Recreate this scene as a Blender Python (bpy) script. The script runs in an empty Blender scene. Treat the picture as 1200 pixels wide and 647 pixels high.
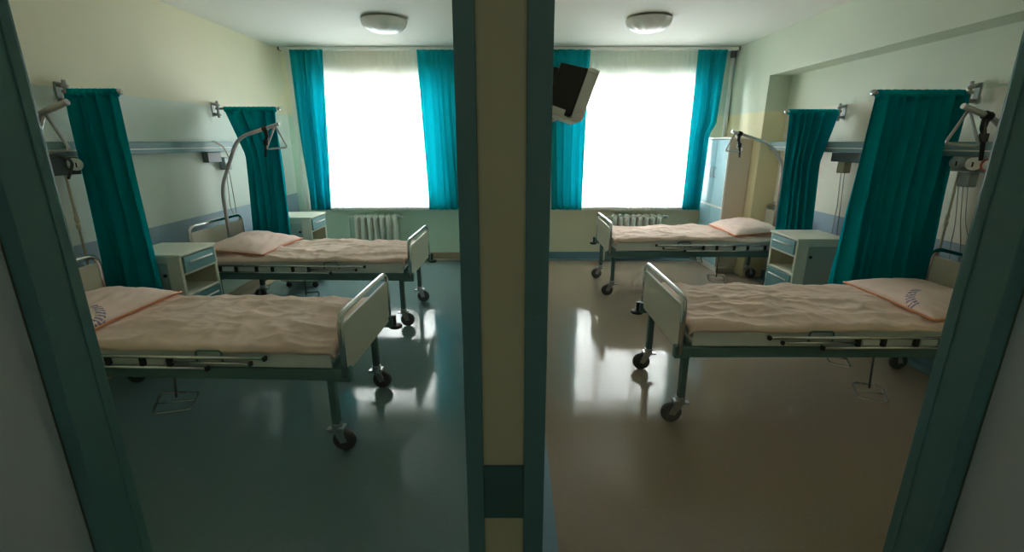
import bpy, bmesh, math, random
from mathutils import Vector, Matrix, noise
PI = math.pi
R = math.radians
sc = bpy.context.scene
COL = sc.collection
random.seed(4)

# ------------------------------------------------------------------ materials
def nt(m):
    m.use_nodes = True
    t = m.node_tree
    t.nodes.clear()
    return t, t.nodes, t.links

def mat(name, col, rough=0.5, metal=0.0, var=0.05, scale=8.0, bump=0.0, bscale=60.0, spec=0.5, stretch=(1, 1, 1), coat=0.0):
    m = bpy.data.materials.new(name)
    t, N, L = nt(m)
    out = N.new('ShaderNodeOutputMaterial')
    b = N.new('ShaderNodeBsdfPrincipled')
    L.new(b.outputs[0], out.inputs[0])
    tc = N.new('ShaderNodeTexCoord')
    mp = N.new('ShaderNodeMapping')
    mp.inputs['Scale'].default_value = stretch
    L.new(tc.outputs['Object'], mp.inputs[0])
    n = N.new('ShaderNodeTexNoise')
    n.inputs['Scale'].default_value = scale
    n.inputs['Detail'].default_value = 4
    L.new(mp.outputs[0], n.inputs['Vector'])
    r = N.new('ShaderNodeMix'); r.data_type = 'RGBA'
    L.new(n.outputs[0], r.inputs[0])
    r.inputs[6].default_value = (*[max(0, c * (1 - var)) for c in col], 1)
    r.inputs[7].default_value = (*[min(1, c * (1 + var)) for c in col], 1)
    L.new(r.outputs[2], b.inputs['Base Color'])
    b.inputs['Roughness'].default_value = rough
    b.inputs['Metallic'].default_value = metal
    b.inputs['Specular IOR Level'].default_value = spec
    if coat:
        b.inputs['Coat Weight'].default_value = coat
    if bump:
        n2 = N.new('ShaderNodeTexNoise')
        n2.inputs['Scale'].default_value = bscale
        n2.inputs['Detail'].default_value = 3
        L.new(mp.outputs[0], n2.inputs['Vector'])
        bp = N.new('ShaderNodeBump')
        bp.inputs['Strength'].default_value = bump
        bp.inputs['Distance'].default_value = 0.01
        L.new(n2.outputs[0], bp.inputs['Height'])
        L.new(bp.outputs[0], b.inputs['Normal'])
    return m

def wall_paint(name, upper, lower, split, band=None, b0=.66, b1=.985, rough=0.55):
    """two coats of paint meeting at a height, optional painted stripe"""
    m = bpy.data.materials.new(name)
    t, N, L = nt(m)
    out = N.new('ShaderNodeOutputMaterial')
    b = N.new('ShaderNodeBsdfPrincipled')
    L.new(b.outputs[0], out.inputs[0])
    g = N.new('ShaderNodeNewGeometry')
    s = N.new('ShaderNodeSeparateXYZ')
    L.new(g.outputs['Position'], s.inputs[0])
    def gt(v):
        c = N.new('ShaderNodeMath'); c.operation = 'GREATER_THAN'
        L.new(s.outputs[2], c.inputs[0]); c.inputs[1].default_value = v
        return c.outputs[0]
    mx = N.new('ShaderNodeMix'); mx.data_type = 'RGBA'
    L.new(gt(split), mx.inputs[0])
    mx.inputs[6].default_value = (*lower, 1); mx.inputs[7].default_value = (*upper, 1)
    res = mx.outputs[2]
    if band:
        k = N.new('ShaderNodeMath'); k.operation = 'SUBTRACT'
        L.new(gt(b0), k.inputs[0]); L.new(gt(b1), k.inputs[1])
        m2 = N.new('ShaderNodeMix'); m2.data_type = 'RGBA'
        L.new(k.outputs[0], m2.inputs[0]); L.new(res, m2.inputs[6]); m2.inputs[7].default_value = (*band, 1)
        res = m2.outputs[2]
    n = N.new('ShaderNodeTexNoise'); n.inputs['Scale'].default_value = 2.5; n.inputs['Detail'].default_value = 5
    L.new(g.outputs['Position'], n.inputs['Vector'])
    mr = N.new('ShaderNodeMapRange'); mr.inputs[3].default_value = .94; mr.inputs[4].default_value = 1.04
    L.new(n.outputs[0], mr.inputs[0])
    mul = N.new('ShaderNodeMix'); mul.data_type = 'RGBA'; mul.blend_type = 'MULTIPLY'; mul.inputs[0].default_value = 1
    L.new(res, mul.inputs[6]); L.new(mr.outputs[0], mul.inputs[7])
    L.new(mul.outputs[2], b.inputs['Base Color'])
    b.inputs['Roughness'].default_value = rough
    n2 = N.new('ShaderNodeTexNoise'); n2.inputs['Scale'].default_value = 45
    L.new(g.outputs['Position'], n2.inputs['Vector'])
    bp = N.new('ShaderNodeBump'); bp.inputs['Strength'].default_value = .12; bp.inputs['Distance'].default_value = .008
    L.new(n2.outputs[0], bp.inputs['Height']); L.new(bp.outputs[0], b.inputs['Normal'])
    return m

def vinyl(name, c1, c2, rough=.085):
    m = bpy.data.materials.new(name)
    t, N, L = nt(m)
    out = N.new('ShaderNodeOutputMaterial')
    b = N.new('ShaderNodeBsdfPrincipled')
    L.new(b.outputs[0], out.inputs[0])
    g = N.new('ShaderNodeNewGeometry')
    n = N.new('ShaderNodeTexNoise'); n.inputs['Scale'].default_value = 55; n.inputs['Detail'].default_value = 4
    n3 = N.new('ShaderNodeTexNoise'); n3.inputs['Scale'].default_value = 1.6; n3.inputs['Detail'].default_value = 3
    L.new(g.outputs['Position'], n.inputs['Vector']); L.new(g.outputs['Position'], n3.inputs['Vector'])
    mx = N.new('ShaderNodeMix'); mx.data_type = 'RGBA'
    L.new(n.outputs[0], mx.inputs[0]); mx.inputs[6].default_value = (*c1, 1); mx.inputs[7].default_value = (*c2, 1)
    L.new(mx.outputs[2], b.inputs['Base Color'])
    mr = N.new('ShaderNodeMapRange'); mr.inputs[1].default_value = .3; mr.inputs[2].default_value = .7
    mr.inputs[3].default_value = rough * .8; mr.inputs[4].default_value = rough * 1.35
    L.new(n3.outputs[0], mr.inputs[0]); L.new(mr.outputs[0], b.inputs['Roughness'])
    n2 = N.new('ShaderNodeTexNoise'); n2.inputs['Scale'].default_value = 3.2; n2.inputs['Detail'].default_value = 2
    L.new(g.outputs['Position'], n2.inputs['Vector'])
    bp = N.new('ShaderNodeBump'); bp.inputs['Strength'].default_value = .10; bp.inputs['Distance'].default_value = .02
    L.new(n2.outputs[0], bp.inputs['Height']); L.new(bp.outputs[0], b.inputs['Normal'])
    b.inputs['Specular IOR Level'].default_value = .26
    return m

def cloth(name, col, transl=.4, transp=0.0, weave=220):
    m = bpy.data.materials.new(name)
    t, N, L = nt(m)
    out = N.new('ShaderNodeOutputMaterial')
    d = N.new('ShaderNodeBsdfDiffuse'); tr = N.new('ShaderNodeBsdfTranslucent')
    tc = N.new('ShaderNodeTexCoord')
    n = N.new('ShaderNodeTexNoise'); n.inputs['Scale'].default_value = weave; n.inputs['Detail'].default_value = 2
    L.new(tc.outputs['Object'], n.inputs['Vector'])
    mx = N.new('ShaderNodeMix'); mx.data_type = 'RGBA'
    L.new(n.outputs[0], mx.inputs[0])
    mx.inputs[6].default_value = (*[c * .9 for c in col], 1); mx.inputs[7].default_value = (*[min(1, c * 1.1) for c in col], 1)
    L.new(mx.outputs[2], d.inputs[0]); L.new(mx.outputs[2], tr.inputs[0])
    ms = N.new('ShaderNodeMixShader'); ms.inputs[0].default_value = transl
    L.new(d.outputs[0], ms.inputs[1]); L.new(tr.outputs[0], ms.inputs[2])
    res = ms.outputs[0]
    if transp:
        tp = N.new('ShaderNodeBsdfTransparent')
        m2 = N.new('ShaderNodeMixShader'); m2.inputs[0].default_value = transp
        L.new(res, m2.inputs[1]); L.new(tp.outputs[0], m2.inputs[2])
        res = m2.outputs[0]
    L.new(res, out.inputs[0])
    return m

def glass_pane(name):
    m = bpy.data.materials.new(name)
    t, N, L = nt(m)
    out = N.new('ShaderNodeOutputMaterial')
    tp = N.new('ShaderNodeBsdfTransparent'); gl = N.new('ShaderNodeBsdfGlossy'); gl.inputs['Roughness'].default_value = .02
    f = N.new('ShaderNodeFresnel'); f.inputs[0].default_value = 1.45
    n = N.new('ShaderNodeTexNoise'); n.inputs['Scale'].default_value = 3
    mr = N.new('ShaderNodeMapRange'); mr.inputs[3].default_value = .94; mr.inputs[4].default_value = .99
    L.new(n.outputs[0], mr.inputs[0]); L.new(mr.outputs[0], tp.inputs[0])
    ms = N.new('ShaderNodeMixShader')
    L.new(f.outputs[0], ms.inputs[0]); L.new(tp.outputs[0], ms.inputs[1]); L.new(gl.outputs[0], ms.inputs[2])
    L.new(ms.outputs[0], out.inputs[0])
    return m

def pillow_mat(name, col, stamp=False):
    """peach cotton; a stamped pillowcase carries a faded violet arc of laundry print"""
    m = mat(name, col, .9, 0, .05, 20, .15, 90, .15)
    if stamp:
        t = m.node_tree; N, L = t.nodes, t.links
        b = [n for n in N if n.type == 'BSDF_PRINCIPLED'][0]
        src = b.inputs['Base Color'].links[0].from_socket
        tc = N.new('ShaderNodeTexCoord'); sp = N.new('ShaderNodeSeparateXYZ'); L.new(tc.outputs['Object'], sp.inputs[0])
        def M(op, a, b_=None):
            k = N.new('ShaderNodeMath'); k.operation = op
            for i, v in enumerate((a, b_)):
                if v is None: continue
                if isinstance(v, (int, float)): k.inputs[i].default_value = v
                else: L.new(v, k.inputs[i])
            return k.outputs[0]
        # arc about (cx, cy): local x runs head->foot, |y| towards the near edge
        dx = M('SUBTRACT', sp.outputs[0], stamp[0]); dy = M('SUBTRACT', sp.outputs[1], stamp[1])
        rr = M('SQRT', M('ADD', M('MULTIPLY', dx, dx), M('MULTIPLY', dy, dy)))
        ring = M('LESS_THAN', M('ABSOLUTE', M('SUBTRACT', rr, .20)), .022)
        ang = M('ARCTAN2', dy, dx)
        if stamp[2] < 0: ang = M('MULTIPLY', ang, -1.0)
        seg = M('MULTIPLY', M('GREATER_THAN', ang, .15), M('LESS_THAN', ang, 1.35))
        up = M('GREATER_THAN', sp.outputs[2], 0.0)
        saw = M('GREATER_THAN', M('SINE', M('MULTIPLY', ang, 46.0)), -.45)
        nz = N.new('ShaderNodeTexNoise'); nz.inputs['Scale'].default_value = 70; L.new(tc.outputs['Object'], nz.inputs['Vector'])
        ink = M('GREATER_THAN', nz.outputs[0], .42)
        f = M('MULTIPLY', M('MULTIPLY', M('MULTIPLY', ring, seg), M('MULTIPLY', saw, ink)), M('MULTIPLY', up, .75))
        mx = N.new('ShaderNodeMix'); mx.data_type = 'RGBA'
        L.new(f, mx.inputs[0]); L.new(src, mx.inputs[6]); mx.inputs[7].default_value = (.13, .12, .34, 1)
        L.new(mx.outputs[2], b.inputs['Base Color'])
    return m

LM = wall_paint('left_room_paint', (.82, .77, .58), (.68, .76, .69), 2.06, (.30, .42, .50))
LB = wall_paint('left_window_wall_paint', (.82, .79, .62), (.64, .80, .66), 2.06)
RM = wall_paint('right_room_paint', (.64, .70, .58), (.80, .77, .66), 2.05, (.30, .42, .52))
RB = wall_paint('right_window_wall_paint', (.64, .74, .62), (.78, .77, .58), 2.05)
RP = wall_paint('pier_paint', (.64, .70, .58), (.78, .71, .46), 2.05)
COR = wall_paint('corridor_paint', (.70, .68, .42), (.70, .68, .44), 3.5)
CEIL = mat('ceiling_white', (.82, .82, .78), .8, 0, .02, 2)
FLL = vinyl('teal_vinyl', (.155, .235, .25), (.19, .28, .295))
FLR = vinyl('beige_vinyl', (.31, .245, .185), (.37, .295, .225))
FLC = vinyl('corridor_vinyl', (.18, .22, .21), (.2, .25, .24), .3)
TEALF = mat('teal_door_enamel', (.115, .27, .275), .38, 0, .05, 6)
BANDM = mat('dark_green_guard', (.06, .16, .155), .5, 0, .06, 10)
LEAF = mat('grey_door_laminate', (.74, .78, .82), .5, 0, .03, 3)
CHROME = mat('chrome', (.72, .72, .72), .18, 1.0, .03, 12)
STEEL = mat('brushed_steel', (.55, .56, .57), .32, 1.0, .05, 25)
BEDG = mat('green_bed_enamel', (.10, .20, .195), .4, 0, .06, 9)
WHITE = mat('white_enamel', (.72, .76, .74), .4, 0, .03, 6)
GREYP = mat('grey_plate', (.36, .42, .43), .45, 0, .05, 8)
CREAM = mat('cream_laminate', (.66, .63, .54), .45, 0, .04, 5)
BLACK = mat('black_rubber', (.018, .018, .02), .6, 0, .2, 20)
DARKG = mat('dark_grey_rubber', (.11, .11, .11), .55, 0, .15, 20)
SHEET = mat('peach_sheet', (.93, .70, .61), .9, 0, .05, 14, .12, 120, .15)
PIPING = mat('orange_piping', (.72, .27, .13), .8, 0, .06, 14)
PILLOW = pillow_mat('peach_pillowcase', (.94, .71, .64))
MATT = mat('mattress_cover', (.62, .68, .68), .8, 0, .04, 14)
TEALC = cloth('teal_curtain_cloth', (.02, .50, .57), .62)
TEALP = cloth('teal_privacy_cloth', (.0, .37, .44), .18)
SHEER = cloth('sheer_net', (.94, .93, .88), .66, .16)
RAILB = mat('blue_grey_rail', (.24, .38, .42), .45, 0, .05, 6)
RAILD = mat('dark_rail_panel', (.08, .11, .12), .5, 0, .08, 10)
CABW = mat('ivory_cabinet', (.78, .78, .66), .45, 0, .03, 5)
CABT = mat('cabinet_teal', (.16, .34, .37), .45, 0, .05, 8)
CABG = mat('cabinet_grey_green', (.42, .50, .45), .5, 0, .05, 8)
CABIN = mat('cabinet_inside', (.50, .46, .33), .6, 0, .05, 8)
WARDB = mat('wardrobe_blue', (.30, .52, .60), .5, 0, .04, 5)
WARDS = mat('wardrobe_beige', (.62, .55, .45), .55, 0, .04, 5)
WHITEP = mat('white_paint', (.85, .85, .82), .45, 0, .02, 6)
RADW = mat('radiator_enamel', (.80, .80, .72), .4, 0, .03, 6)
BRASS = mat('base_ring', (.42, .40, .32), .4, .3, .05, 9)
OPAL = mat('opal_glass', (.88, .86, .84), .25, 0, .02, 6)
TVB = mat('television_black', (.022, .02, .022), .45, 0, .1, 18)
TVF = mat('television_silver', (.92, .90, .95), .4, .0, .04, 18)
TVS = mat('television_screen', (.02, .022, .025), .08, 0, .1, 4)
SKIRTB = mat('blue_skirting', (.16, .30, .38), .35, 0, .05, 8)
SKIRTL = mat('brown_skirting', (.40, .31, .22), .35, 0, .05, 8)
RED = mat('red_ring', (.45, .05, .04), .4, 0, .06, 12)
CABLE = mat('grey_cable', (.35, .35, .34), .6, 0, .05, 20)
TUBEM = mat('pale_tube', (.70, .66, .52), .4, 0, .04, 20)
BRK = mat('dull_chrome', (.42, .41, .40), .42, 1.0, .05, 20)
GLASS = glass_pane('window_glass')

# ------------------------------------------------------------------ mesh helpers
class MB:
    def __init__(s): s.bm = bmesh.new()
    def box(s, x0, x1, y0, y1, z0, z1, mi=0):
        vs = [s.bm.verts.new((x, y, z)) for x in (x0, x1) for y in (y0, y1) for z in (z0, z1)]
        for f in ((0, 1, 3, 2), (4, 6, 7, 5), (0, 4, 5, 1), (2, 3, 7, 6), (0, 2, 6, 4), (1, 5, 7, 3)):
            fc = s.bm.faces.new([vs[i] for i in f]); fc.material_index = mi
        return s
    def tube(s, pts, r, seg=10, closed=False, mi=0):
        pts = [Vector(p) for p in pts]
        n = len(pts)
        rr = r if isinstance(r, (list, tuple)) else [r] * n
        rings = []; up = None
        for i, p in enumerate(pts):
            if closed: d = pts[(i + 1) % n] - pts[i - 1]
            elif i == 0: d = pts[1] - p
            elif i == n - 1: d = p - pts[i - 1]
            else: d = (pts[i + 1] - p).normalized() + (p - pts[i - 1]).normalized()
            if d.length < 1e-9: d = Vector((0, 0, 1))
            d.normalize()
            if up is None:
                up = Vector((0, 0, 1)) if abs(d.z) < .9 else Vector((1, 0, 0))
            a = (up - d * up.dot(d)).normalized(); b = d.cross(a); up = a
            rings.append([s.bm.verts.new(p + (a * math.cos(t) + b * math.sin(t)) * rr[i]) for t in [2 * PI * k / seg for k in range(seg)]])
        m = n if closed else n - 1
        for i in range(m):
            A, B = rings[i], rings[(i + 1) % n]
            for k in range(seg):
                f = s.bm.faces.new((A[k], A[(k + 1) % seg], B[(k + 1) % seg], B[k])); f.smooth = True; f.material_index = mi
        if not closed:
            s.bm.faces.new(rings[0][::-1]).material_index = mi
            s.bm.faces.new(rings[-1]).material_index = mi
        return s
    def cyl(s, a, b, r, seg=20, mi=0): return s.tube([a, b], r, seg, mi=mi)
    def lathe(s, prof, seg=32, c=(0, 0, 0), axis='z', mi=0):
        rings = []
        for r, z in prof:
            ring = []
            for k in range(seg):
                t = 2 * PI * k / seg
                p = (r * math.cos(t), r * math.sin(t), z)
                if axis == 'y': p = (p[0], z, p[1])
                if axis == 'x': p = (z, p[0], p[1])
                ring.append(s.bm.verts.new((p[0] + c[0], p[1] + c[1], p[2] + c[2])))
            rings.append(ring)
        for A, B in zip(rings, rings[1:]):
            for k in range(seg):
                f = s.bm.faces.new((A[k], A[(k + 1) % seg], B[(k + 1) % seg], B[k])); f.smooth = True; f.material_index = mi
        for rg in (rings[0], rings[-1]):
            try: s.bm.faces.new(rg).material_index = mi
            except Exception: pass
        return s
    def grid(s, fn, nu, nv):
        g = [[s.bm.verts.new(fn(i / nu, j / nv)) for j in range(nv + 1)] for i in range(nu + 1)]
        for i in range(nu):
            for j in range(nv):
                f = s.bm.faces.new((g[i][j], g[i + 1][j], g[i + 1][j + 1], g[i][j + 1])); f.smooth = True
        return s
    def build(s, name, m, parent=None, bevel=0, solid=0, loc=None, rot=None):
        bmesh.ops.recalc_face_normals(s.bm, faces=s.bm.faces)
        me = bpy.data.meshes.new(name); s.bm.to_mesh(me); s.bm.free()
        for k in (m if isinstance(m, (list, tuple)) else [m]): me.materials.append(k)
        o = bpy.data.objects.new(name, me); COL.objects.link(o)
        if parent: o.parent = parent
        if loc: o.location = loc
        if rot: o.rotation_euler = rot
        if solid:
            md = o.modifiers.new('solid', 'SOLIDIFY'); md.thickness = solid; md.offset = 0
        if bevel:
            md = o.modifiers.new('bevel', 'BEVEL'); md.width = bevel; md.segments = 2; md.limit_method = 'ANGLE'; md.angle_limit = R(40)
            md.harden_normals = False
        return o

def fillet(pts, r, n=6):
    pts = [Vector(p) for p in pts]; out = [pts[0]]
    for a, b, c in zip(pts, pts[1:], pts[2:]):
        d1 = (a - b); d2 = (c - b)
        k = min(r, d1.length * .49, d2.length * .49)
        p, q = b + d1.normalized() * k, b + d2.normalized() * k
        for i in range(n + 1):
            t = i / n
            out.append(p * (1 - t) ** 2 + b * 2 * t * (1 - t) + q * t * t)
    out.append(pts[-1])
    return out

def tag(o, label, cat, group=None):
    o['label'] = label; o['category'] = cat
    if group: o['group'] = group
    return o
def thing(name, label, cat, loc=(0, 0, 0), rz=0, group=None):
    o = bpy.data.objects.new(name, None); COL.objects.link(o)
    o.empty_display_size = .1
    o.location = loc; o.rotation_euler = (0, 0, rz)
    return tag(o, label, cat, group)
def struct(o):
    o['kind'] = 'structure'; return o
def kids(o): return [c for c in bpy.data.objects if c.parent == o]
def copy_tree(o, parent=None):
    c = o.copy(); COL.objects.link(c)
    if parent: c.parent = parent
    for ch in kids(o): copy_tree(ch, c)
    return c

# ------------------------------------------------------------------ room dimensions
XL, XR, XP, YB, YF0, YF1, ZC = -3.12, 3.26, 3.0, 6.9, 1.2, 1.31, 2.9
WL, WR = (-2.82, -.86), (.72, 2.68)        # window openings in x
WZ0, WZ1 = .79, 2.56
MX0, MX1 = -.10, .09                       # dividing wall

def slab(name, m, *boxes):
    b = MB()
    for bx in boxes: b.box(*bx)
    return struct(b.build(name, m))

slab('floor_left', FLL, (XL - .1, -.02, YF0, YB + .1, -.1, 0))
slab('floor_right', FLR, (-.02, XR + .1, YF0, YB + .1, -.1, 0))
slab('floor_corridor', FLC, (-3.6, 3.6, -1.7, YF0, -.1, 0))
slab('ceiling_left', CEIL, (XL - .1, -.02, YF0, YB + .1, ZC, ZC + .1))
slab('ceiling_right', CEIL, (-.02, XR + .1, YF0, YB + .1, ZC, ZC + .1))
slab('ceiling_corridor', CEIL, (-3.6, 3.6, -1.7, YF0, ZC, ZC + .1))
slab('wall_left', LM, (XL - .1, XL, YF0, YB + .1, 0, ZC))
slab('wall_right', RM, (XR, XR + .1, YF0, YB + .1, 0, ZC), (XP, XR, YF1, 5.9, 2.44, ZC))
slab('wall_pier', RP, (XP, XR, 5.9, YB, 0, ZC))
slab('wall_middle', mat('middle_wall_paint', (.72, .74, .62), .55), (MX0, MX1, YF1, YB, 0, ZC))
def back(name, m, xa, xb, w):
    slab(name, m, (xa, w[0], YB, YB + .3, 0, ZC), (w[1], xb, YB, YB + .3, 0, ZC),
         (w[0], w[1], YB, YB + .3, 0, WZ0), (w[0], w[1], YB, YB + .3, WZ1, ZC))
back('wall_back_left', LB, XL - .1, -.02, WL)
back('wall_back_right', RB, -.02, XR + .1, WR)
# front wall with the two doorways
LJ0, LJ1, RJ0, RJ1 = -1.26, -.135, .096, 1.30      # clear door openings
LO, PO0, PO1, RO = LJ0 - .05, -.085, .035, RJ1 + .05
DH = 2.12
slab('wall_front', COR, (-3.6, LO, YF0, YF1, 0, ZC), (PO0, PO1, YF0, YF1, 0, ZC), (RO, 3.6, YF0, YF1, 0, ZC),
     (LO, PO0, YF0, YF1, DH + .05, ZC), (PO1, RO, YF0, YF1, DH + .05, ZC))
slab('wall_corridor', COR, (-3.6, 3.6, -1.8, -1.7, 0, ZC), (-3.7, -3.6, -1.8, YF1, 0, ZC), (3.6, 3.7, -1.8, YF1, 0, ZC))
# steel door frames: face, reveal, stop
def frame(name, o0, j0, j1, o1):
    b = MB()
    for a, c, s in ((o0, j0, 1), (j1, o1, -1)):
        b.box(a, c, YF0 - .018, YF1 + .012, 0, DH + .05)
    b.box(j0, j1, YF0 - .018, YF1 + .012, DH, DH + .05)
    # thin stop bead along the room-side edge
    b.box(j0, j0 + .004, YF1 - .028, YF1 + .004, 0, DH); b.box(j1 - .004, j1, YF1 - .028, YF1 + .004, 0, DH)
    return struct(b.build(name, TEALF, bevel=.004))
frame('door_frame_1', LO, LJ0, LJ1, PO0)
frame('door_frame_2', PO1, RJ0, RJ1, RO)
slab('trim_1', BANDM, (PO0 + .001, PO1 - .001, YF0 - .012, YF0, .585, .768))
# the two grey door leaves, swung open into the corridor
def leaf(name, x, s):
    b = MB().box(0, s * .042, -1.12, 0, .01, DH - .01)
    o = struct(b.build(name, LEAF, bevel=.003, loc=(x, YF0 - .022, 0), rot=(0, 0, R(1.5) * -s)))
    h = MB(); 
    h.tube(fillet([(s * -.001, -1.05, 1.03), (-s * .05, -1.05, 1.03), (-s * .05, -.93, 1.03)], .02), .009)
    h.lathe([(.026, 0), (.026, .008)], 20, (-s * .008 if s > 0 else 0, -1.05, 1.03), 'x')
    h.build('door_handle', STEEL, o)
    return o
leaf('door_1', LO + .004, -1)
leaf('door_2', RO - .004, 1)
# skirting
def skirting(name, m, *boxes):
    return slab(name, m, *boxes)
skirting('baseboard_left', SKIRTL, (XL, XL + .015, YF1, YB, 0, .10), (XL, XL + .12, YF1, YB, 0, .006))
skirting('baseboard_back_left', SKIRTL, (XL, MX0, YB - .015, YB, 0, .10), (XL, MX0, YB - .10, YB, 0, .006))
skirting('baseboard_back_right', SKIRTB, (MX1, XP, YB - .015, YB, 0, .11), (MX1, XP, YB - .10, YB, 0, .006))
skirting('baseboard_right', SKIRTB, (XR - .015, XR, YF1, 5.9, 0, .10), (XR - .12, XR, YF1, 5.9, 0, .006))
skirting('baseboard_middle', SKIRTB, (MX1, MX1 + .015, YF1 + .02, YB, 0, .10), (MX1, MX1 + .11, YF1 + .02, YB, 0, .006))

# ------------------------------------------------------------------ windows
def window(name, w):
    x0, x1 = w
    fr = MB(); y0, y1 = YB + .12, YB + .19
    t = .06
    fr.box(x0, x1, y0, y1, WZ0, WZ0 + t).box(x0, x1, y0, y1, WZ1 - t, WZ1)
    fr.box(x0, x0 + t, y0, y1, WZ0 + t, WZ1 - t).box(x1 - t, x1, y0, y1, WZ0 + t, WZ1 - t)
    o = struct(fr.build(name, WHITEP, bevel=.005))
    n = 3; seg = (x1 - x0 - 2 * t) / n
    for i in range(n):
        a = x0 + t + i * seg; b_ = a + seg
        s = MB(); q = .045
        s.box(a, b_, y0 + .01, y1 - .01, WZ0 + t, WZ0 + t + q).box(a, b_, y0 + .01, y1 - .01, WZ1 - t - q, WZ1 - t)
        s.box(a, a + q, y0 + .01, y1 - .01, WZ0 + t + q, WZ1 - t - q).box(b_ - q, b_, y0 + .01, y1 - .01, WZ0 + t + q, WZ1 - t - q)
        so = s.build('sash', WHITEP, o, bevel=.004)
        MB().box(a + q, b_ - q, y0 + .03, y0 + .036, WZ0 + t + q, WZ1 - t - q).build('pane', GLASS, so)
    MB().box(x0 - .02, x1 + .005, YB - .13, YB + .12, WZ0 - .035, WZ0).build('window_sill', WHITEP, o, bevel=.006)
    return o
window('window_1', WL)
window('window_2', WR)

# ------------------------------------------------------------------ curtains
def curtain_mesh(edge0, edge1, z0, z1, folds, amp, seed=0, nu=None, nv=26, gather=0.0):
    """edges give x at height fraction v (0 bottom .. 1 top)"""
    nu = nu or max(40, folds * 12)
    ph = [random.Random(seed + k).uniform(-.7, .7) for k in range(folds + 3)]
    def fn(u, v):
        x = edge0(v) + (edge1(v) - edge0(v)) * u
        w = u * folds + .75 * noise.noise(Vector((u * 3.1 + seed, v * .7, 1.3)))
        k = int(min(folds, max(0, w)))
        a = amp * (.62 + .7 * noise.noise(Vector((u * folds * .8 + seed, 3.3, v * .5)))) * (1 - .45 * v) 
        y = a * math.sin(2 * PI * w) + .12 * a * math.sin(4 * PI * w + 1.3 + seed) + .012 * noise.noise(Vector((u * 4, v * 2.5, seed)))
        x2 = x + .2 * a * math.sin(4 * PI * w)
        return (x2 if 0.02 < u < .98 else x, y, z0 + (z1 - z0) * v)
    return MB().grid(fn, nu, nv)
def pw(*kv):      # piecewise-linear x over height fraction
    def f(v):
        for (a, xa), (b_, xb) in zip(kv, kv[1:]):
            if v <= b_: return xa + (xb - xa) * (v - a) / (b_ - a)
        return kv[-1][1]
    return f
def lin(a, b): return lambda v: a + (b - a) * v     # bottom value, top value

def window_set(side, m0, m1, c_left, c_right, sheer, rail, lab):
    yr = YB - .16
    # ceiling-hung curtain rail
    rx0, rx1 = rail
    b = MB().box(rx0, rx1, yr - .035, yr + .035, 2.852, 2.886)
    for x in (rx0 + .1, (rx0 + rx1) / 2, rx1 - .1): b.box(x - .015, x + .015, yr - .012, yr + .06, 2.886, ZC - .0005)
    ra = thing('curtain_rail', lab[0], 'curtain rail', (0, 0, 0), 0, None)
    b.build('track', WHITEP, ra, bevel=.004)
    for x, d in ((rx0, -1), (rx1, 1)):
        MB().box(x - (.02 if d < 0 else 0), x + (.02 if d > 0 else 0), yr - .038, yr + .038, 2.849, 2.889).build('end_cap', DARKG, ra, bevel=.006)
    s = curtain_mesh(lin(*sheer[0]), lin(*sheer[1]), .745, 2.851, 34, .011, 7 + m0, nu=340, nv=10)
    tag(s.build('sheer_curtain', SHEER, loc=(0, yr + .035, 0)), lab[1], 'curtain', 'sheer net curtains')
    for k, (e0, e1) in enumerate((c_left, c_right)):
        c = curtain_mesh(e0, e1, .77, 2.851, 5, .055, 11 * m1 + k * 5, nv=30)
        tag(c.build('window_curtain', TEALC, solid=.003, loc=(0, yr - .055, 0)), lab[2 + k], 'curtain', 'teal window curtains')

window_set('l', 1, 1,
    (lin(-2.86, -2.90), lin(-2.56, -2.47)), (lin(-1.17, -1.24), lin(-.72, -.76)),
    ((-2.99, -3.0), (-.42, -.42)), (-3.04, -.3),
    ('white curtain rail above the window in the teal-floored room', 'white sheer net curtain over the window of the teal-floored room',
     'teal window curtain beside the sidewall bracket of the teal-floored room', 'teal window curtain cut off by the doorpost in the teal-floored room'))
window_set('r', 2, 2,
    (lin(.56, .50), lin(.98, 1.02)), (lin(2.42, 2.42), pw((0, 2.66), (.49, 2.68), (.56, 2.76), (1, 2.80))),
    ((.5, .48), (2.62, 2.62)), (.3, 3.0 - .04),
    ('white curtain rail above the window in the beige-floored room', 'white sheer net curtain over the window of the beige-floored room',
     'teal window curtain hanging behind the television', 'teal window curtain hanging next to the wardrobe'))

# heating riser in the corner of the beige room
hp = thing('heating_pipe', 'white vertical heating pipe in the corner above the wardrobe', 'pipe', (2.955, 6.845, 0))
MB().cyl((0, 0, .0), (0, 0, 2.78), .026, 14).build('pipe', WHITEP, hp)
MB().lathe([(.027, 2.775), (.036, 2.78), (.036, 2.895), (.02, 2.899)], 16).build('ceiling_collar', DARKG, hp)

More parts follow.
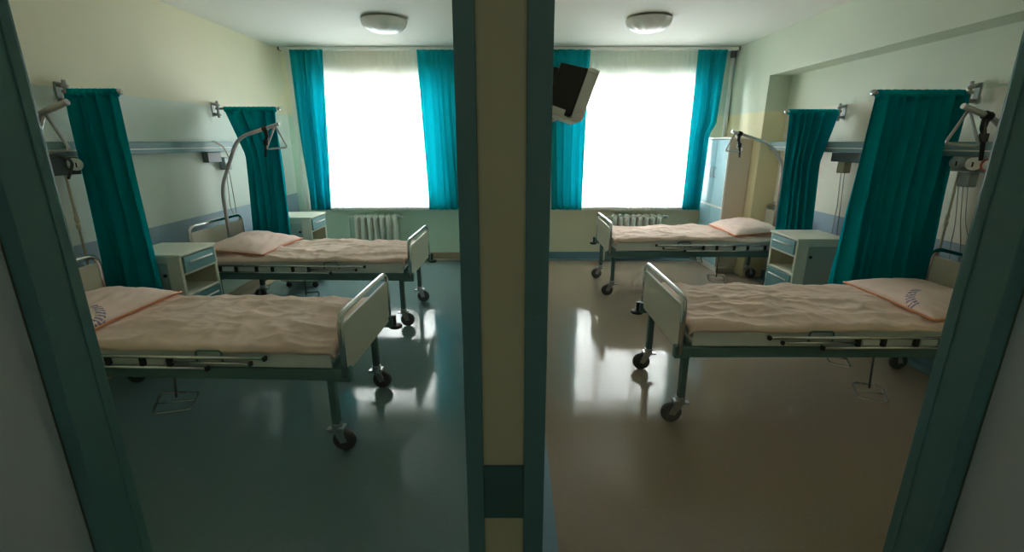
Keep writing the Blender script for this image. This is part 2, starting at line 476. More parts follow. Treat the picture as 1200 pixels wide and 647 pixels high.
# ------------------------------------------------------------------ radiators
def radiator(x, label, n):
    r = thing('radiator', label, 'radiator', (x, YB - .12, 0), 0, 'column radiators under the windows')
    w = .092
    for i in range(n):
        cx = (i - (n - 1) / 2) * w
        b = MB()
        for yy in (-.045, .045):
            b.tube(fillet([(cx, yy * .3, .19), (cx, yy, .225), (cx, yy, .62), (cx, yy * .3, .655)], .03, 4), .030, 12)
        b.tube([(cx, -.05, .655), (cx, .05, .655)], [.038, .038], 12).tube([(cx, -.05, .185), (cx, .05, .185)], .034, 12)
        b.build('radiator_column', RADW, r, bevel=.004)
    L = n * w / 2
    MB().cyl((-L, 0, .655), (L + .02, 0, .655), .018).build('connecting_pipe', RADW, r)
    MB().cyl((-L, 0, .185), (L, 0, .185), .018).build('connecting_pipe', RADW, r)
    MB().tube(fillet([(-L, 0, .655), (-L - .07, 0, .655), (-L - .07, 0, 0.002)], .03), .011).build('supply_pipe', RADW, r)
    v = MB().lathe([(.016, 0), (.024, .01), (.024, .06), (.014, .07)], 14, (L + .02, 0, .655), 'x')
    v.build('valve', STEEL, r)
    for xx in (-L * .6, L * .6):
        MB().box(xx - .012, xx + .012, -.01, .1185, .50, .52).build('wall_bracket', RADW, r)
radiator(-1.97, 'white column radiator under the window of the teal-floored room', 7)
radiator(1.80, 'white column radiator under the window of the beige-floored room', 8)

# ------------------------------------------------------------------ ceiling lights
def ceiling_light(x, y, label):
    t = thing('ceiling_light', label, 'ceiling light', (x, y, ZC), 0, 'round ceiling lights')
    MB().lathe([(.0, -.0005), (.205, -.0005), (.212, -.006), (.208, -.022), (.0, -.022)], 48).build('base_ring', BRASS, t)
    b = MB()
    def fn(u, v):
        a = 2 * PI * u; th = v * PI / 2
        rr = .230 * math.cos(th) ** .95 * (1 + .03 * math.cos(12 * a) * math.sin(2 * th)) + .0005
        return (rr * math.cos(a), rr * math.sin(a), -.020 - .12 * math.sin(th))
    b.grid(fn, 96, 14)
    bmesh.ops.remove_doubles(b.bm, verts=b.bm.verts, dist=.0006)
    b.build('glass_bowl', OPAL, t)
ceiling_light(-1.30, 5.30, 'round white ceiling light in the teal-floored room')
ceiling_light(1.38, 5.27, 'round white ceiling light in the beige-floored room')

# ------------------------------------------------------------------ beds
BL, BW = 2.04, .425
def bed(name, label, loc, rz, sy, BL=2.04, inset=.10, cast=.035, pedals=((.84, .17, 1), (1.10, .41, .7))):
    """head at local x=0, foot at x=BL; sy = side (local y sign) that faces the corridor"""
    t = thing('hospital_bed', label, 'bed', loc, rz, 'hospital beds')
    f = MB()
    for s in (-1, 1):
        f.box(.03, BL - .01, s * (BW - .04) - .022, s * (BW - .04) + .022, .462, .528)
    for x in (.05, .55, 1.05, 1.5, BL - .09):
        f.box(x - .02, x + .02, -(BW - .04), BW - .04, .466, .515)
    f.box(.02, .07, -.16, .16, .38, .47)
    f.build('frame', BEDG, t, bevel=.006)
    WRR = .066
    for xx, sx in ((.16, -1), (BL - inset, 1)):
        for s in (-1, 1):
            y = s * .355
            l = MB().box(xx - .021, xx + .021, y - .021, y + .021, .165, .464)
            lo = l.build('leg', BEDG, t, bevel=.005)
            k = MB()
            k.cyl((xx, y, .145), (xx, y, .175), .03, 16)
            ox = cast * sx
            for q in (-1, 1):
                pts = [(xx - .02, .138), (xx + .035 * sx, .150), (xx + ox + .02 * sx, .064), (xx + ox - .015 * sx, .054)]
                yy = y + q * .025
                va = [k.bm.verts.new((px, yy - .003, pz)) for px, pz in pts]; vb = [k.bm.verts.new((px, yy + .003, pz)) for px, pz in pts]
                k.bm.faces.new(va); k.bm.faces.new(vb[::-1])
                for i in range(4): k.bm.faces.new((va[i], vb[i], vb[(i + 1) % 4], va[(i + 1) % 4]))
            k.box(xx - .025, xx + .045, y - .028, y + .028, .136, .152)
            # brake pedal tongue
            k.box(xx - .055 if sx > 0 else xx + .02, xx - .02 if sx > 0 else xx + .055, y - .02, y + .02, .126, .139)
            k.build('caster_fork', STEEL, lo, bevel=.002)
            r = WRR
            w = MB().lathe([(.012, -.021), (r - .027, -.021), (r - .022, -.016), (r - .010, -.02), (r - .002, -.012), (r, 0), (r - .002, .012), (r - .010, .02), (r - .022, .016), (r - .027, .021), (.012, .021)], 28, (xx + ox, y, r), 'y')
            w.build('caster_wheel', DARKG, lo)
    # mattress platform: white tray with side plates
    p = MB()
    p.box(.06, BL - .07, -(BW - .03), BW - .03, .56, .585)
    for s in (-1, 1):
        p.box(.06, BL - .07, s * (BW - .03) - .008, s * (BW - .03) + .008, .535, .640)
        for x in (.3, .9, 1.5): p.box(x - .02, x + .02, s * (BW - .06) - .02, s * (BW - .06) + .02, .51, .562)
    p.build('mattress_platform', WHITE, t, bevel=.004)
    MB().box(.08, BL - .09, -(BW - .05), BW - .05, .586, .646).build('mattress', MATT, t, bevel=.02)
    # folded guard rails on both sides
    for s in (-1, 1):
        y = s * (BW + .012)
        y0_, y1_ = y - s * .012 - .006, y - s * .012 + .006
        q0, q1 = y - s * .006 - .012, y - s * .006 + .012
        u = MB().tube([(.22, y, .603), (1.60, y, .603)], .0095, 10).build('guard_rail', CHROME, t)
        lw = MB().tube([(.22, y, .540), (1.28, y, .540)], .0095, 10).build('guard_rail', CHROME, t)
        md = MB().tube([(1.1, y, .572), (1.52, y, .572)], .008, 8).build('guard_rail', CHROME, t)
        for x in (.32, .66, 1.0): MB().box(x - .05, x + .05, y0_, y1_, .551, .592).build('rail_plate', WHITE, u, bevel=.003)
        for x in (.25, .40, .59, .74, .93, 1.08): MB().box(x - .012, x + .012, q0, q1, .548, .596).build('rail_joint', BLACK, u, bevel=.003)
        MB().box(1.595, 1.612, y - .013, y + .013, .590, .616).build('rail_cap', BLACK, u, bevel=.003)
        MB().box(1.275, 1.292, y - .013, y + .013, .527, .553).build('rail_cap', BLACK, lw, bevel=.003)
        MB().box(1.515, 1.53, y - .012, y + .012, .560, .584).build('rail_cap', BLACK, md, bevel=.003)
        MB().tube(fillet([(1.22, y - s * .02, .57), (1.22, y - s * .02, .634), (1.36, y - s * .02, .634), (1.36, y - s * .02, .57)], .02), .006, 8).build('grab_loop', BEDG, t)
    # end boards
    for nm, x, zt, zp0, zp1 in (('footboard', BL, .84, .50, .785), ('headboard', 0.0, .95, .52, .895)):
        ho = MB().box(x - .010, x + .010, -(BW - .035), BW - .035, zp0, zp1).build(nm, CREAM, t, bevel=.006)
        tb = MB().tube(fillet([(x, -(BW - .018), .49), (x, -(BW - .018), zt), (x, BW - .018, zt), (x, BW - .018, .49)], .085, 8), .0165, 12)
        for s in (-1, 1):
            for z in (zp0 + .05, zp1 - .05): tb.cyl((x, s * (BW - .04), z), (x, s * (BW - .02), z), .007, 8)
        tb.build('tube_frame', CHROME, ho)
        e = 1 if x > 0 else -1
        s = -sy
        bu = MB().lathe([(.0, 0), (.03, 0), (.046, .006), (.046, .022), (.03, .028), (.0, .028)], 22, (x + e * .04, s * (BW - .01), .435))
        bu.cyl((x + e * .03, s * (BW - .01), .462), (x + e * .03, s * (BW - .01), .53), .018, 14)
        bu.build('corner_bumper', BLACK, ho, bevel=.003)
        for s in (-1, 1):
            br = MB().box(min(x - e * .07, x + e * .03), max(x - e * .07, x + e * .03), s * (BW - .04) - .025, s * (BW - .04) + .025, .455, .536)
            br.build('corner_bracket', BEDG, ho, bevel=.010)
    # foot pedals of the height mechanism on the corridor side
    y = sy * .30
    for x, drop, k in pedals:
        p = MB()
        p.tube([(x - .02, y - sy * .05, .46), (x, y, drop + .03)], .006, 8)
        p.box(x - .06, x + .05, y - sy * .06 - .02, y - sy * .06 + .02, .444, .465)
        p.build('pedal_rod', DARKG, t)
        q = MB()
        loop = [(x - .10 * k, y - sy * .04, drop + .03), (x + .09 * k, y - sy * .04, drop + .05), (x + .11 * k, y + sy * .07, drop), (x - .06 * k, y + sy * .10, drop - .02)]
        c = [Vector(a) for a in loop]
        cl = fillet([(c[0] + c[1]) / 2, c[1], c[2], c[3], c[0], (c[0] + c[1]) / 2], .03, 5)
        q.tube(cl, .0055, 8)
        q.tube([c[0] * .5 + c[3] * .5, c[1] * .5 + c[2] * .5], .004, 8)
        q.build('foot_pedal', CHROME, t)
    # lifting linkage in the middle
    cb = MB()
    cb.tube([(.62, -.2, .47), (1.35, -.2, .43)], .014, 8).tube([(.62, .2, .47), (1.35, .2, .43)], .014, 8).tube([(1.35, -.2, .43), (1.35, .2, .43)], .014, 8)
    cb.box(.95, 1.32, -.05, .05, .42, .47)
    cb.build('lifting_linkage', BEDG, t, bevel=.003)
    return t

def pole(b, pts, strap_at=.62, back=.05):
    P = [Vector((x, 0, z)) for x, z in pts]
    path = fillet(P, .12, 8)
    o = MB().tube(path, .0165, 12).build('lifting_pole', STEEL, b)
    a, c = P[-2], P[-1]; d = (c - a).normalized()
    e = c - d * back
    MB().tube(fillet([e + Vector((0, 0, -.01)), e + Vector((-.11, 0, -.215)), e + Vector((.10, 0, -.20)), e + Vector((.008, 0, -.008))], .03, 5), .0085, 10).build('grip_handle', STEEL, o)
    q = a + (c - a) * strap_at
    s = MB().tube([q + Vector((0, 0, .022)), q + Vector((0.008, 0, -.07)), q + Vector((-.012, 0, -.12)), q + Vector((-.03, 0, -.26))], [.024, .017, .013, .011], 8)
    s.tube([q - d * .022, q + d * .022], .026, 12)
    s.box(q.x - .03, q.x + .012, -.014, .014, q.z - .15, q.z - .10)
    s.build('grip_strap', BLACK, o, bevel=.002)
    return o

BEDS = {}
LN = bed('ln', 'green-framed hospital bed at the front of the teal-floored room', (-2.885, 2.755, 0), R(-2.2), -1, 2.01, .10, .035, ((.96, .25, 1.25),))
LF = copy_tree(LN); LF.location = (-2.93, 4.63, 0); LF.rotation_euler = (0, 0, R(-1.8))
LF['label'] = 'green-framed hospital bed beside the radiator of the teal-floored room, its pole over the pillow'
RN = bed('rn', 'green-framed hospital bed at the front of the beige-floored room', (3.10, 2.965, 0), PI, 1, 2.105, .055, .05)
RF = copy_tree(RN); RF.location = (3.19, 5.50, 0)
RF['label'] = 'green-framed hospital bed in front of the blue-doored wardrobe'
pole(LN, [(.04, .5), (.04, 1.36), (.20, 1.82), (.45, 1.91)], .15, .16)
pole(LF, [(.11, .5), (.11, 1.27), (.34, 1.735), (.76, 1.86)], .66)
pole(RN, [(.02, .5), (.02, 1.46), (.15, 1.81), (.42, 1.905)], .40)
pole(RF, [(.10, .5), (.10, 1.45), (.27, 1.67), (.73, 1.815)], .80)
for b in (LN, LF, RN, RF): pass

# sheets -------------------------------------------------------------
def sheet_mesh(seed, bulge=0.0, BL=BL):
    hw = BW - .015
    x0, x1 = .06, BL - .04
    prof = []
    # cross profile: parameter 0..1 across, hems hang down the sides
    drop = .030
    tot = 2 * hw + 2 * drop
    def fn(u, v):
        s = v * tot - tot / 2
        x = x0 + (x1 - x0) * u
        a = abs(s); sg = 1 if s >= 0 else -1
        rc = .014
        hem = .016 * noise.noise(Vector((x * 2.3 + seed, sg * 2, 0.5)))
        if a <= hw - rc: y, z, top = a, 0, 1
        elif a <= hw - rc + rc * PI / 2:
            t = (a - (hw - rc)) / rc
            y, z, top = hw - rc + rc * math.sin(t), -rc + rc * math.cos(t), 1 - t / (PI / 2)
        else:
            d = a - (hw - rc + rc * PI / 2)
            y, z, top = hw + .004 + .006 * noise.noise(Vector((x * 5, sg + seed, 3))), -rc - d + hem * (d / drop), 0
        yy = sg * y
        # wrinkles: long creases running along the bed plus some cross folds
        w = 0
        for f, am, st in ((3.2, .015, 2.6), (7.0, .010, 2.2), (14, .004, 1.4)):
            nn = noise.noise(Vector((x * f / st + seed * 3.7, yy * f + .35 * math.sin(x * 3 + seed), seed)))
            w += am * (1.25 * (1 - min(1, 1.7 * abs(nn))) ** 2 - .5)
        cr = noise.noise(Vector((x * 5.5 + seed, yy * 1.6 + x * 1.2, 9.1)))
        w += .008 * (1 - abs(cr) * 2.5)
        w *= (.25 + .75 * top)
        crown = .012 * (1 - (yy / hw) ** 2)
        foot = 0
        edge = min(1, (x1 - x) / .05)
        if edge < 1: foot = -.03 * (1 - edge) ** 2
        return (x, yy, .664 + z + max(w * 1.25, -.006) + crown + foot + bulge * math.exp(-((x - 1.15) / .45) ** 2))
    return MB().grid(fn, 150, 84)
def sheet(bedo, seed, label, bulge=0.0, BLs=2.01):
    o = sheet_mesh(seed, bulge, BLs).build('bed_sheet', SHEET, solid=.004, loc=bedo.location, rot=bedo.rotation_euler)
    tag(o, label, 'bed sheet', 'peach bed sheets')
    return o
sheet(LN, 1.3, 'wrinkled peach sheet on the front bed of the teal-floored room')
sheet(LF, 4.9, 'wrinkled peach sheet on the bed beside the radiator of the teal-floored room', .01)
sheet(RN, 2.2, 'wrinkled peach sheet on the front bed of the beige-floored room', 0, 2.105)
sheet(RF, 7.7, 'smooth pinkish sheet on the bed in front of the wardrobe', .015, 2.105)

# pillows ------------------------------------------------------------
def pillow(bedo, x, y, sx, sy, h, seed, label, m, tilt=0, rz=0, z=.75):
    def surf(a, b, top):
        # a,b in -1..1
        e = (max(0, (1 - abs(a) ** 2.6)) ** .55) * (max(0, (1 - abs(b) ** 2.6)) ** .55)
        k = 1 - .05 * (1 - abs(a)) * 0
        px = a * sx / 2 * (1 - .06 * (1 - a * a) * 0 - .05 * (1 - b * b) * abs(a) * -1 + -.05 * 0)
        px = a * sx / 2 * (1 + .0) * (1 - .045 * (1 - abs(b)) * abs(a)) 
        py = b * sy / 2 * (1 - .035 * (1 - abs(a)) * abs(b))
        n1 = noise.noise(Vector((a * 1.7 + seed, b * 1.7, top * 2)))
        n2 = noise.noise(Vector((a * 5 + seed, b * 4, top * 5)))
        cre = 1 - 2.2 * abs(noise.noise(Vector((a * 3.2 + b * 1.5 + seed, b * 1.9, 4))))
        zz = (h if top else -h * .42) * e * (1 + .16 * n1) + (.006 * n2 + .007 * cre) * min(1, e * 2) * (1 if top else -.4)
        return (px, py, zz)
    b = MB(); n = 40
    b.grid(lambda u, v: surf(2 * u - 1, 2 * v - 1, 1), n, n)
    b.grid(lambda u, v: surf(2 * u - 1, 2 * v - 1, 0), n, n)
    bmesh.ops.remove_doubles(b.bm, verts=b.bm.verts, dist=.0005)
    o = b.build('pillow', m)
    M = bedo.matrix_basis @ Matrix.Translation((x, y, z)) @ Matrix.Rotation(rz, 4, 'Z') @ Matrix.Rotation(tilt, 4, 'Y')
    o.matrix_world = M
    tag(o, label, 'pillow', 'peach pillows')
    rim = []
    for a, c, dd in ((-1, -1, (1, 0)), (1, -1, (0, 1)), (1, 1, (-1, 0)), (-1, 1, (0, -1))):
        for i in range(24):
            t = 2 * i / 24
            rim.append(surf(a + dd[0] * t, c + dd[1] * t, 1))
    pp = MB().tube(rim, .0065, 8, closed=True).build('piping', PIPING, o)
    pp['label'] = 'orange seam around the pillowcase'
    return o
PST_L = pillow_mat('stamped_pillowcase', (.94, .71, .64), (.06, -.30, 1))
PST_R = pillow_mat('stamped_pillowcase_mirrored', (.94, .71, .64), (.05, .25, -1))
pillow(LN, .29, 0, .54, .78, .075, 1, 'peach pillow with a violet stamp on the front bed of the teal-floored room', PST_L, R(1.5), 0, .698)
pillow(LF, .37, 0, .56, .80, .085, 3, 'puffy peach pillow on the bed beside the radiator of the teal-floored room', PILLOW, R(5), 0, .72)
pillow(RN, .36, 0, .54, .78, .075, 5, 'peach pillow with a violet stamp on the front bed of the beige-floored room', PST_R, R(.5), 0, .698)
pillow(RF, .46, 0, .52, .76, .09, 8, 'puffy pinkish pillow on the bed in front of the wardrobe', PILLOW, R(5), 0, .722)

# ------------------------------------------------------------------ bedside cabinets
def cabinet(loc, rz, label):
    """front faces local +x; sides at local +-y"""
    t = thing('bedside_cabinet', label, 'cabinet', loc, rz, 'bedside cabinets')
    D, W, H, z0 = .44, .43, .86, .09
    th = .018
    c = MB()
    for s in (-1, 1):
        y0, y1 = (s * W / 2, s * (W / 2 - th))
        c.box(-D / 2, D / 2, min(y0, y1), max(y0, y1), z0, H - .025)
    c.box(-D / 2, -D / 2 + th, -W / 2 + th, W / 2 - th, z0, H - .025)
    for z in (z0, .505, .68): c.box(-D / 2 + th, D / 2 - .002, -W / 2 + th, W / 2 - th, z, z + th)
    # ivory corner posts framing the sides
    for s in (-1, 1):
        y0, y1 = s * W / 2, s * (W / 2 + .012)
        c.box(D / 2 - .105, D / 2, min(y0, y1), max(y0, y1), z0, H - .025); c.box(-D / 2, -D / 2 + .03, min(y0, y1), max(y0, y1), z0, H - .025)
        c.box(-D / 2 + .03, D / 2 - .105, min(y0, y1), max(y0, y1), z0, z0 + .035)
    c.build('carcass', CABW, t, bevel=.003)
    MB().box(-D / 2 - .015, D / 2 + .015, -W / 2 - .02, W / 2 + .02, H - .022, H).build('top', CABW, t, bevel=.005)
    n = MB().box(-D / 2 + th + .001, -D / 2 + th + .004, -W / 2 + th, W / 2 - th, .524, .679)
    for s in (-1, 1):
        y0, y1 = s * (W / 2 - th), s * (W / 2 - th - .003)
        n.box(-D / 2 + th + .004, D / 2 - .01, min(y0, y1), max(y0, y1), .524, .679)
    n.build('shelf_niche', CABIN, t)
    for s in (-1, 1):
        y0, y1 = s * (W / 2 + .001), s * (W / 2 + .009)
        p = MB().box(-D / 2 + .034, D / 2 - .109, min(y0, y1), max(y0, y1), z0 + .04, H - .075)
        po = p.build('side_panel', CABG, t, bevel=.003)
        po['label'] = 'grey-green inset side panel'
        MB().lathe([(.0, 0), (.012, 0), (.014, .012), (.0, .016)], 14, (D / 2 - .13, s * (W / 2 + .009) - (.016 if s < 0 else 0), H - .17), 'y').build('knob', BLACK, po)
    def front(nm, za, zb, lab):
        f = MB().box(D / 2 - .004, D / 2 + .014, -W / 2 + .022, W / 2 - .022, za, zb).build(nm, CABT, t, bevel=.003)
        f['label'] = lab
        MB().tube([(D / 2 + .02, -W / 2 + .07, zb - .05), (D / 2 + .02, W / 2 - .07, zb - .05)], .008, 8).build('handle', WHITEP, f)
    front('drawer', .702, H - .03, 'teal drawer front')
    front('door', z0 + .02, .50, 'teal door front')
    for sx in (-1, 1):
        for s in (-1, 1):
            w = MB().lathe([(.004, -.014), (.03, -.014), (.034, -.008), (.034, .008), (.03, .014), (.004, .014)], 18, (sx * (D / 2 - .06) + .008, s * (W / 2 - .05), .034), 'y')
            w.box(sx * (D / 2 - .06) - .016, sx * (D / 2 - .06) + .016, s * (W / 2 - .05) - .02, s * (W / 2 - .05) + .02, .072, .0895)
            w.build('caster', DARKG, t)
    return t
N1 = cabinet((-2.80, 3.765, 0), 0, 'ivory bedside cabinet between the two beds of the teal-floored room')
N2 = copy_tree(N1); N2.location = (-2.55, 5.62, 0); N2['label'] = 'ivory bedside cabinet beyond the bed, near the radiator of the teal-floored room'
N3 = copy_tree(N1); N3.location = (2.80, 4.38, 0); N3.rotation_euler = (0, 0, PI); N3['label'] = 'ivory bedside cabinet between the two beds of the beige-floored room'

# ------------------------------------------------------------------ privacy curtains on wall arms
def privacy(xw, y, xe, e0, e1, zt, folds, seed, lab_c, lab_r, amp=.11, zb=.40):
    s = 1 if xw < 0 else -1
    r = thing('curtain_rod', lab_r, 'curtain rod', (xw, y, zt), 0, 'chrome curtain arms')
    L = abs(xe - xw)
    MB().cyl((s * .05, 0, 0), (s * L, 0, 0), .011, 12).build('rod', STEEL, r)
    MB().lathe([(.0, -.01), (.02, -.008), (.022, .01), (.0, .018)], 16, (s * L, 0, 0), 'x').build('end_knob', CHROME, r)
    p = MB()
    MB().box(min(s * .001, s * .008), max(s * .001, s * .008), -.02, .02, -.08, .065).build('bracket_plate', GREYP, r, bevel=.002)
    for z in (.045, -.055):
        p.cyl((s * .006, 0, z), (s * .065, 0, z), .015, 12)
    p.cyl((s * .055, 0, -.09), (s * .055, 0, .075), .013, 14)
    for z in (.035, 0, -.06): p.lathe([(.0, z - .012), (.024, z - .01), (.024, z + .01), (.0, z + .012)], 16, (s * .055, 0, 0))
    p.build('wall_bracket', BRK, r, bevel=.002)
    c = curtain_mesh(e0, e1, zb, zt - .014, folds, amp, seed, nv=34)
    co = c.build('privacy_curtain', TEALP, solid=.003, loc=(0, y, 0))
    tag(co, lab_c, 'curtain', 'teal privacy curtains')
    x0, x1 = e0(1), e1(1)
    hm = MB().tube([(x0 + (x1 - x0) * k / 30, .004 * math.sin(k * 1.7), zt - .006 + .002 * math.sin(k * 2.3)) for k in range(31)], .027, 12)
    h = hm.build('rod_sleeve', TEALP, co)
    return co
privacy(XL, 3.455, -2.70, pw((0, -3.07), (.8, -3.05), (1, -3.05)), lin(-2.68, -2.71), 2.03, 4, 2,
        'teal privacy curtain behind the front bed of the teal-floored room', 'chrome wall arm carrying the curtain behind the front bed of the teal-floored room', .085)
privacy(XL, 5.19, -2.43, pw((0, -2.88), (.72, -2.85), (1, -3.0)), lin(-2.45, -2.46), 2.03, 5, 9,
        'teal privacy curtain between the lifting pole and the cabinet near the radiator', 'chrome wall arm above the bed beside the radiator of the teal-floored room')
privacy(XR, 3.52, 2.53, lin(2.50, 2.56), pw((0, 3.17), (1, 3.16)), 2.03, 8, 14,
        'wide teal privacy curtain behind the front bed of the beige-floored room', 'chrome wall arm carrying the wide curtain of the beige-floored room')
privacy(XR, 4.87, 2.68, lin(2.78, 2.71), pw((0, 3.14), (.7, 3.08), (1, 3.18)), 1.985, 5, 21,
        'teal privacy curtain beside the cabinet of the beige-floored room', 'chrome wall arm above the cabinet of the beige-floored room')

# ------------------------------------------------------------------ wall supply rails
def supply_rail(xw, s, y0, y1, dep, label):
    t = thing('wall_supply_rail', label, 'supply rail', (xw, 0, 1.60), 0, 'wall supply rails')
    def bx(a, b_, c, d, e, f): return MB().box(min(s * a, s * b_), max(s * a, s * b_), c, d, e, f)
    bx(.001, dep, y0, y1, .0, .10).build('rail_duct', RAILB, t, bevel=.006)
    bx(dep, dep + .006, y0 + .01, y1 - .01, .035, .045).build('cover_strip', WHITEP, t)
    return t, bx
def gauge(t, s, dep, y, z, m, ring=None, r=.042):
    """round dial turned a little towards the doorway"""
    g = MB().lathe([(.0, 0), (r, 0), (r, .035), (r * .85, .042), (.0, .042)], 26, axis='x')
    g.cyl((-.03, 0, 0), (0, 0, 0), .012, 12)
    o = g.build('pressure_gauge', ring or m, t, loc=(s * (dep + .018), y, z), rot=(0, 0, R(-35) if s > 0 else R(180 + 35)))
    MB().lathe([(.0, .043), (r * .72, .043), (r * .72, .046), (.0, .046)], 26, axis='x').build('dial', m, o)
    MB().box(.0465, .049, -.004, .004, -.02, .012).build('needle', BLACK, o)
    return o
tL, bxL = supply_rail(XL, 1, 2.2, 5.36, .06, 'blue-grey supply rail along the sidewall of the teal-floored room')
tR, bxR = supply_rail(XR, -1, 2.2, 5.89, .15, 'blue-grey supply rail along the sidewall of the beige-floored room')
# units clipped to the left rail
bxL(.002, .062, 4.88, 5.10, -.105, -.003).build('socket_panel', RAILD, tL, bevel=.004)
bxL(.002, .07, 5.14, 5.25, -.19, -.06).build('call_unit', GREYP, tL, bevel=.006)
bxL(.07, .078, 5.16, 5.2, -.15, -.12).build('call_button', RED, tL)
MB().tube(fillet([(.05, 5.02, .1), (.09, 5.12, .06), (.09, 5.19, -.06)], .05), .008, 8).build('hose', TUBEM, tL)
MB().tube(fillet([(.06, 5.16, -.19), (.05, 5.13, -.6), (.07, 5.2, -.75), (.05, 5.22, -.19)], .1), .004, 6).build('cable', CABLE, tL)
bxL(.002, .085, 2.9, 3.39, -.12, -.003).build('socket_panel', RAILD, tL, bevel=.004)
gauge(tL, 1, .085, 3.325, -.05, WHITEP)
MB().tube(fillet([(.10, 3.05, -.02), (.2, 3.1, .03), (.22, 3.20, -.02), (.12, 3.24, -.14)], .06), .009, 8).build('hose', DARKG, tL)
# units clipped to the right rail
bxR(.002, .152, 4.30, 4.72, -.085, -.003).build('socket_panel', RAILD, tR, bevel=.004)
bxR(.05, .12, 4.56, 4.66, -.19, -.085).build('call_unit', CABIN, tR, bevel=.006)
for dy in (.02, .07):
    MB().tube([(-.09, 4.56 + dy, -.19), (-.06, 4.57 + dy, -.5), (-.05, 4.55 + dy * 1.5, -.9)], .004, 6).build('cable', CABLE, tR)
bxR(.002, .152, 2.78, 3.42, -.10, -.003).build('gas_panel', GREYP, tR, bevel=.004)
gauge(tR, -1, .152, 3.345, -.040, GREYP)
gauge(tR, -1, .152, 3.225, -.042, WHITEP)
gauge(tR, -1, .152, 3.112, -.045, WHITEP, RED, .046)
bxR(.14, .21, 3.20, 3.28, -.195, -.10).build('flow_regulator', GREYP, tR, bevel=.008)
for k in range(3):
    yy = 3.20 + .035 * k
    MB().tube(fillet([(-.2, yy, -.19), (-.17, yy - .02, -.45), (-.10, yy + .05 * (k - 1), -.62), (-.06, yy + .03, -.95)], .2, 6), .003, 6).build('cable', CABLE, tR)

# vertical tubes next to the near curtains
def wall_tube(x, y, label):
    t = thing('wall_tube', label, 'tube', (x, y, .7), 0, 'pale wall tubes')
    MB().cyl((0, 0, 0), (0, 0, .87), .009, 12).build('tube', TUBEM, t)
    k = MB()
    for z in (.42, .47): k.lathe([(.009, z - .02), (.014, z - .015), (.014, z + .015), (.009, z + .02)], 14)
    k.build('connector', TUBEM, t)
    MB().box(min(0, (XL if x < 0 else XR) - x) + .0005, max(0, (XL if x < 0 else XR) - x) - .0005, -.012, .012, .12, .14).build('wall_clip', STEEL, t)
wall_tube(-3.08, 3.31, 'pale vertical tube on the wall behind the front bed of the teal-floored room')
wall_tube(3.20, 3.44, 'pale vertical tube on the wall beside the wide teal curtain')

# small white wall socket near the window
ws = thing('wall_socket', 'small white switch plate on the wall near the teal window curtain', 'switch', (XL, 6.45, 1.64))
MB().box(.0005, .012, -.11, .04, -.045, .045).build('plate', WHITEP, ws, bevel=.003)
MB().box(.012, .018, -.025, .025, -.03, .03).build('rocker', WHITEP, ws, bevel=.002)

# ------------------------------------------------------------------ wardrobe
wd = thing('wardrobe', 'beige wardrobe with pale blue doors in the window corner', 'wardrobe', (2.86, 6.44, 0))
dx, dy, H = .135, .36, 1.75
c = MB()
c.box(-dx, dx, -dy, -dy + .018, .09, H - .02).box(-dx, dx, dy - .018, dy, .09, H - .02)
c.box(dx - .01, dx, -dy + .018, dy - .018, .09, H - .02).box(-dx + .02, dx - .01, -dy + .018, dy - .018, .09, .11)
c.build('carcass', WARDS, wd, bevel=.002)
MB().box(-dx - .012, dx, -dy - .01, dy + .01, H - .02, H + .004).build('top', WHITEP, wd, bevel=.003)
MB().box(-dx + .01, dx - .01, -dy + .02, dy - .02, 0, .09).build('plinth', WHITEP, wd)
for z0, z1, q in ((.10, .86, 1), (.885, H - .025, 0)):
    for s in (-1, 1):
        d = MB().box(-dx - .018, -dx - .001, min(s * .004, s * (dy - .002)), max(s * .004, s * (dy - .002)), z0, z1).build('door', WARDB, wd, bevel=.003)
        MB().tube(fillet([(-dx - .018, s * .05, (z0 + z1) / 2 - .06), (-dx - .045, s * .05, (z0 + z1) / 2 - .06), (-dx - .045, s * .05, (z0 + z1) / 2 + .06), (-dx - .018, s * .05, (z0 + z1) / 2 + .06)], .012), .005, 8).build('handle', STEEL, d)
b = MB()
b.box(-dx - .020, -dx - .0005, -dy - .004, -dy + .012, .09, H - .021); b.box(-dx - .020, -dx - .0005, -dy + .012, dy, .861, .884)
b.build('edge_strip', WHITEP, wd)

# ------------------------------------------------------------------ television on its wall bracket
tv = thing('television', 'dark tilted tube television mounted high beside the window curtain', 'television', (.30, 3.45, 2.055))
tl = R(19)
tv.rotation_euler = (0, tl, 0)
def frustum(x0, w0, h0, x1, w1, h1, zo0=0, zo1=0):
    m = MB()
    vs = [m.bm.verts.new((x, sy_ * w, sz_ * h + zo)) for x, w, h, zo in ((x0, w0, h0, zo0), (x1, w1, h1, zo1)) for sy_ in (-1, 1) for sz_ in (-1, 1)]
    for f in ((0, 1, 3, 2), (4, 6, 7, 5), (0, 4, 5, 1), (2, 3, 7, 6), (0, 2, 6, 4), (1, 5, 7, 3)): m.bm.faces.new([vs[i] for i in f])
    return m
frustum(-.03, .165, .135, .15, .185, .155).build('housing', TVB, tv, bevel=.008)
frustum(-.19, .125, .10, -.03, .150, .118, -.02, -.015).build('tube_cover', TVB, tv, bevel=.008)
bz = MB()
bz.box(.15, .225, -.19, .19, -.165, -.115).box(.15, .225, -.19, .19, .135, .165)
bz.box(.15, .225, -.19, -.16, -.115, .135).box(.15, .225, .16, .19, -.115, .135)
bz.build('bezel', TVF, tv, bevel=.006)
def scr(u, v):
    a, b_ = 2 * u - 1, 2 * v - 1
    return (.206 + .012 * (1 - a * a) * (1 - b_ * b_ * .5), a * .161, .01 + b_ * .126)
MB().grid(scr, 12, 10).build('screen', TVS, tv, solid=.004)
bb = MB()
for i in range(3): bb.lathe([(.0, .225), (.008, .225), (.008, .232), (.0, .232)], 12, (0, -.12 + i * .035, -.14), 'x')
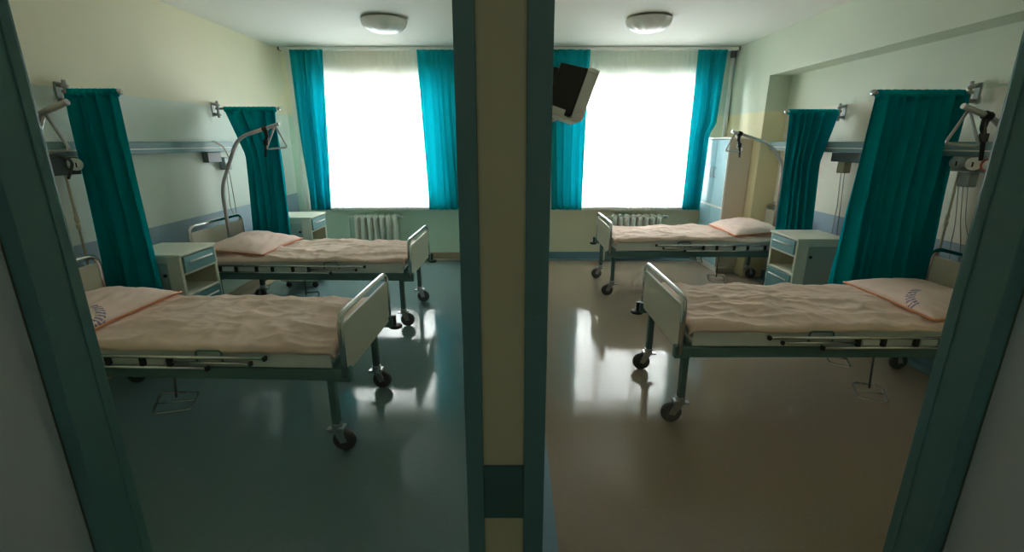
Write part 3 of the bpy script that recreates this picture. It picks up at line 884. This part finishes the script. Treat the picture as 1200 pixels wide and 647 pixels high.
bb.build('button', DARKG, tv)
br = thing('television_bracket', 'white wall bracket shelf under the television', 'bracket', (MX1, 3.45, 1.86))
MB().box(.0005, .012, -.09, .09, -.12, .16).build('wall_plate', WHITEP, br, bevel=.002)
a = MB()
a.box(.012, .30, -.02, .02, -.005, .03); a.tube([(.012, 0, -.09), (.24, 0, .0)], .01, 8)
a.build('arm', WHITEP, br, bevel=.003)
# tilted shelf following the television base
sh = MB()
sh.box(-.175, .20, -.17, .17, -.183, -.1665)
sh.box(-.175, .10, -.19, -.17, -.183, -.13); sh.box(-.175, .10, .17, .187, -.183, -.13)
so = sh.build('shelf', WHITEP, br, bevel=.002)
so.matrix_basis = Matrix.Translation(Vector((.30 - MX1, 0, 2.055 - 1.86))) @ Matrix.Rotation(tl, 4, 'Y')

# ------------------------------------------------------------------ light
w = bpy.data.worlds.new('overcast_sky'); sc.world = w
w.use_nodes = True
t = w.node_tree; t.nodes.clear()
o = t.nodes.new('ShaderNodeOutputWorld'); bg = t.nodes.new('ShaderNodeBackground')
bg.inputs[0].default_value = (.93, 1.0, 1.0, 1); bg.inputs[1].default_value = 25.0
t.links.new(bg.outputs[0], o.inputs[0])
for x0, x1 in (WL, WR):
    l = bpy.data.lights.new('window_portal', 'AREA'); l.shape = 'RECTANGLE'; l.size = x1 - x0; l.size_y = WZ1 - WZ0
    l.cycles.is_portal = True
    ob = bpy.data.objects.new('window_portal', l); COL.objects.link(ob)
    ob.location = ((x0 + x1) / 2, YB + .27, (WZ0 + WZ1) / 2); ob.rotation_euler = (-PI / 2, 0, 0)
l = bpy.data.lights.new('corridor_lamp', 'AREA'); l.shape = 'RECTANGLE'; l.size = 2.4; l.size_y = .3; l.energy = 4.6; l.color = (1, 1, .97)
ob = bpy.data.objects.new('corridor_lamp', l); COL.objects.link(ob); ob.location = (0, -.9, 2.88)

# ------------------------------------------------------------------ camera
cam = bpy.data.cameras.new('camera'); co = bpy.data.objects.new('camera', cam); COL.objects.link(co)
F = 551.0
cam.sensor_width = 36; cam.lens = 36 * F / 1200; cam.clip_start = .02
co.location = (0, 0, 1.7); co.rotation_euler = (PI / 2 - math.atan(157.5 / F), 0, 0)
sc.camera = co
vs = sc.view_settings
vs.view_transform = 'Standard'; vs.look = 'None'; vs.gamma = 1; vs.exposure = 0.0; vs.use_curve_mapping = False
sc.cycles.max_bounces = 12; sc.cycles.diffuse_bounces = 8; sc.cycles.transparent_max_bounces = 16
sc.cycles.use_denoising = True
sc.cycles.caustics_reflective = False; sc.cycles.caustics_refractive = False
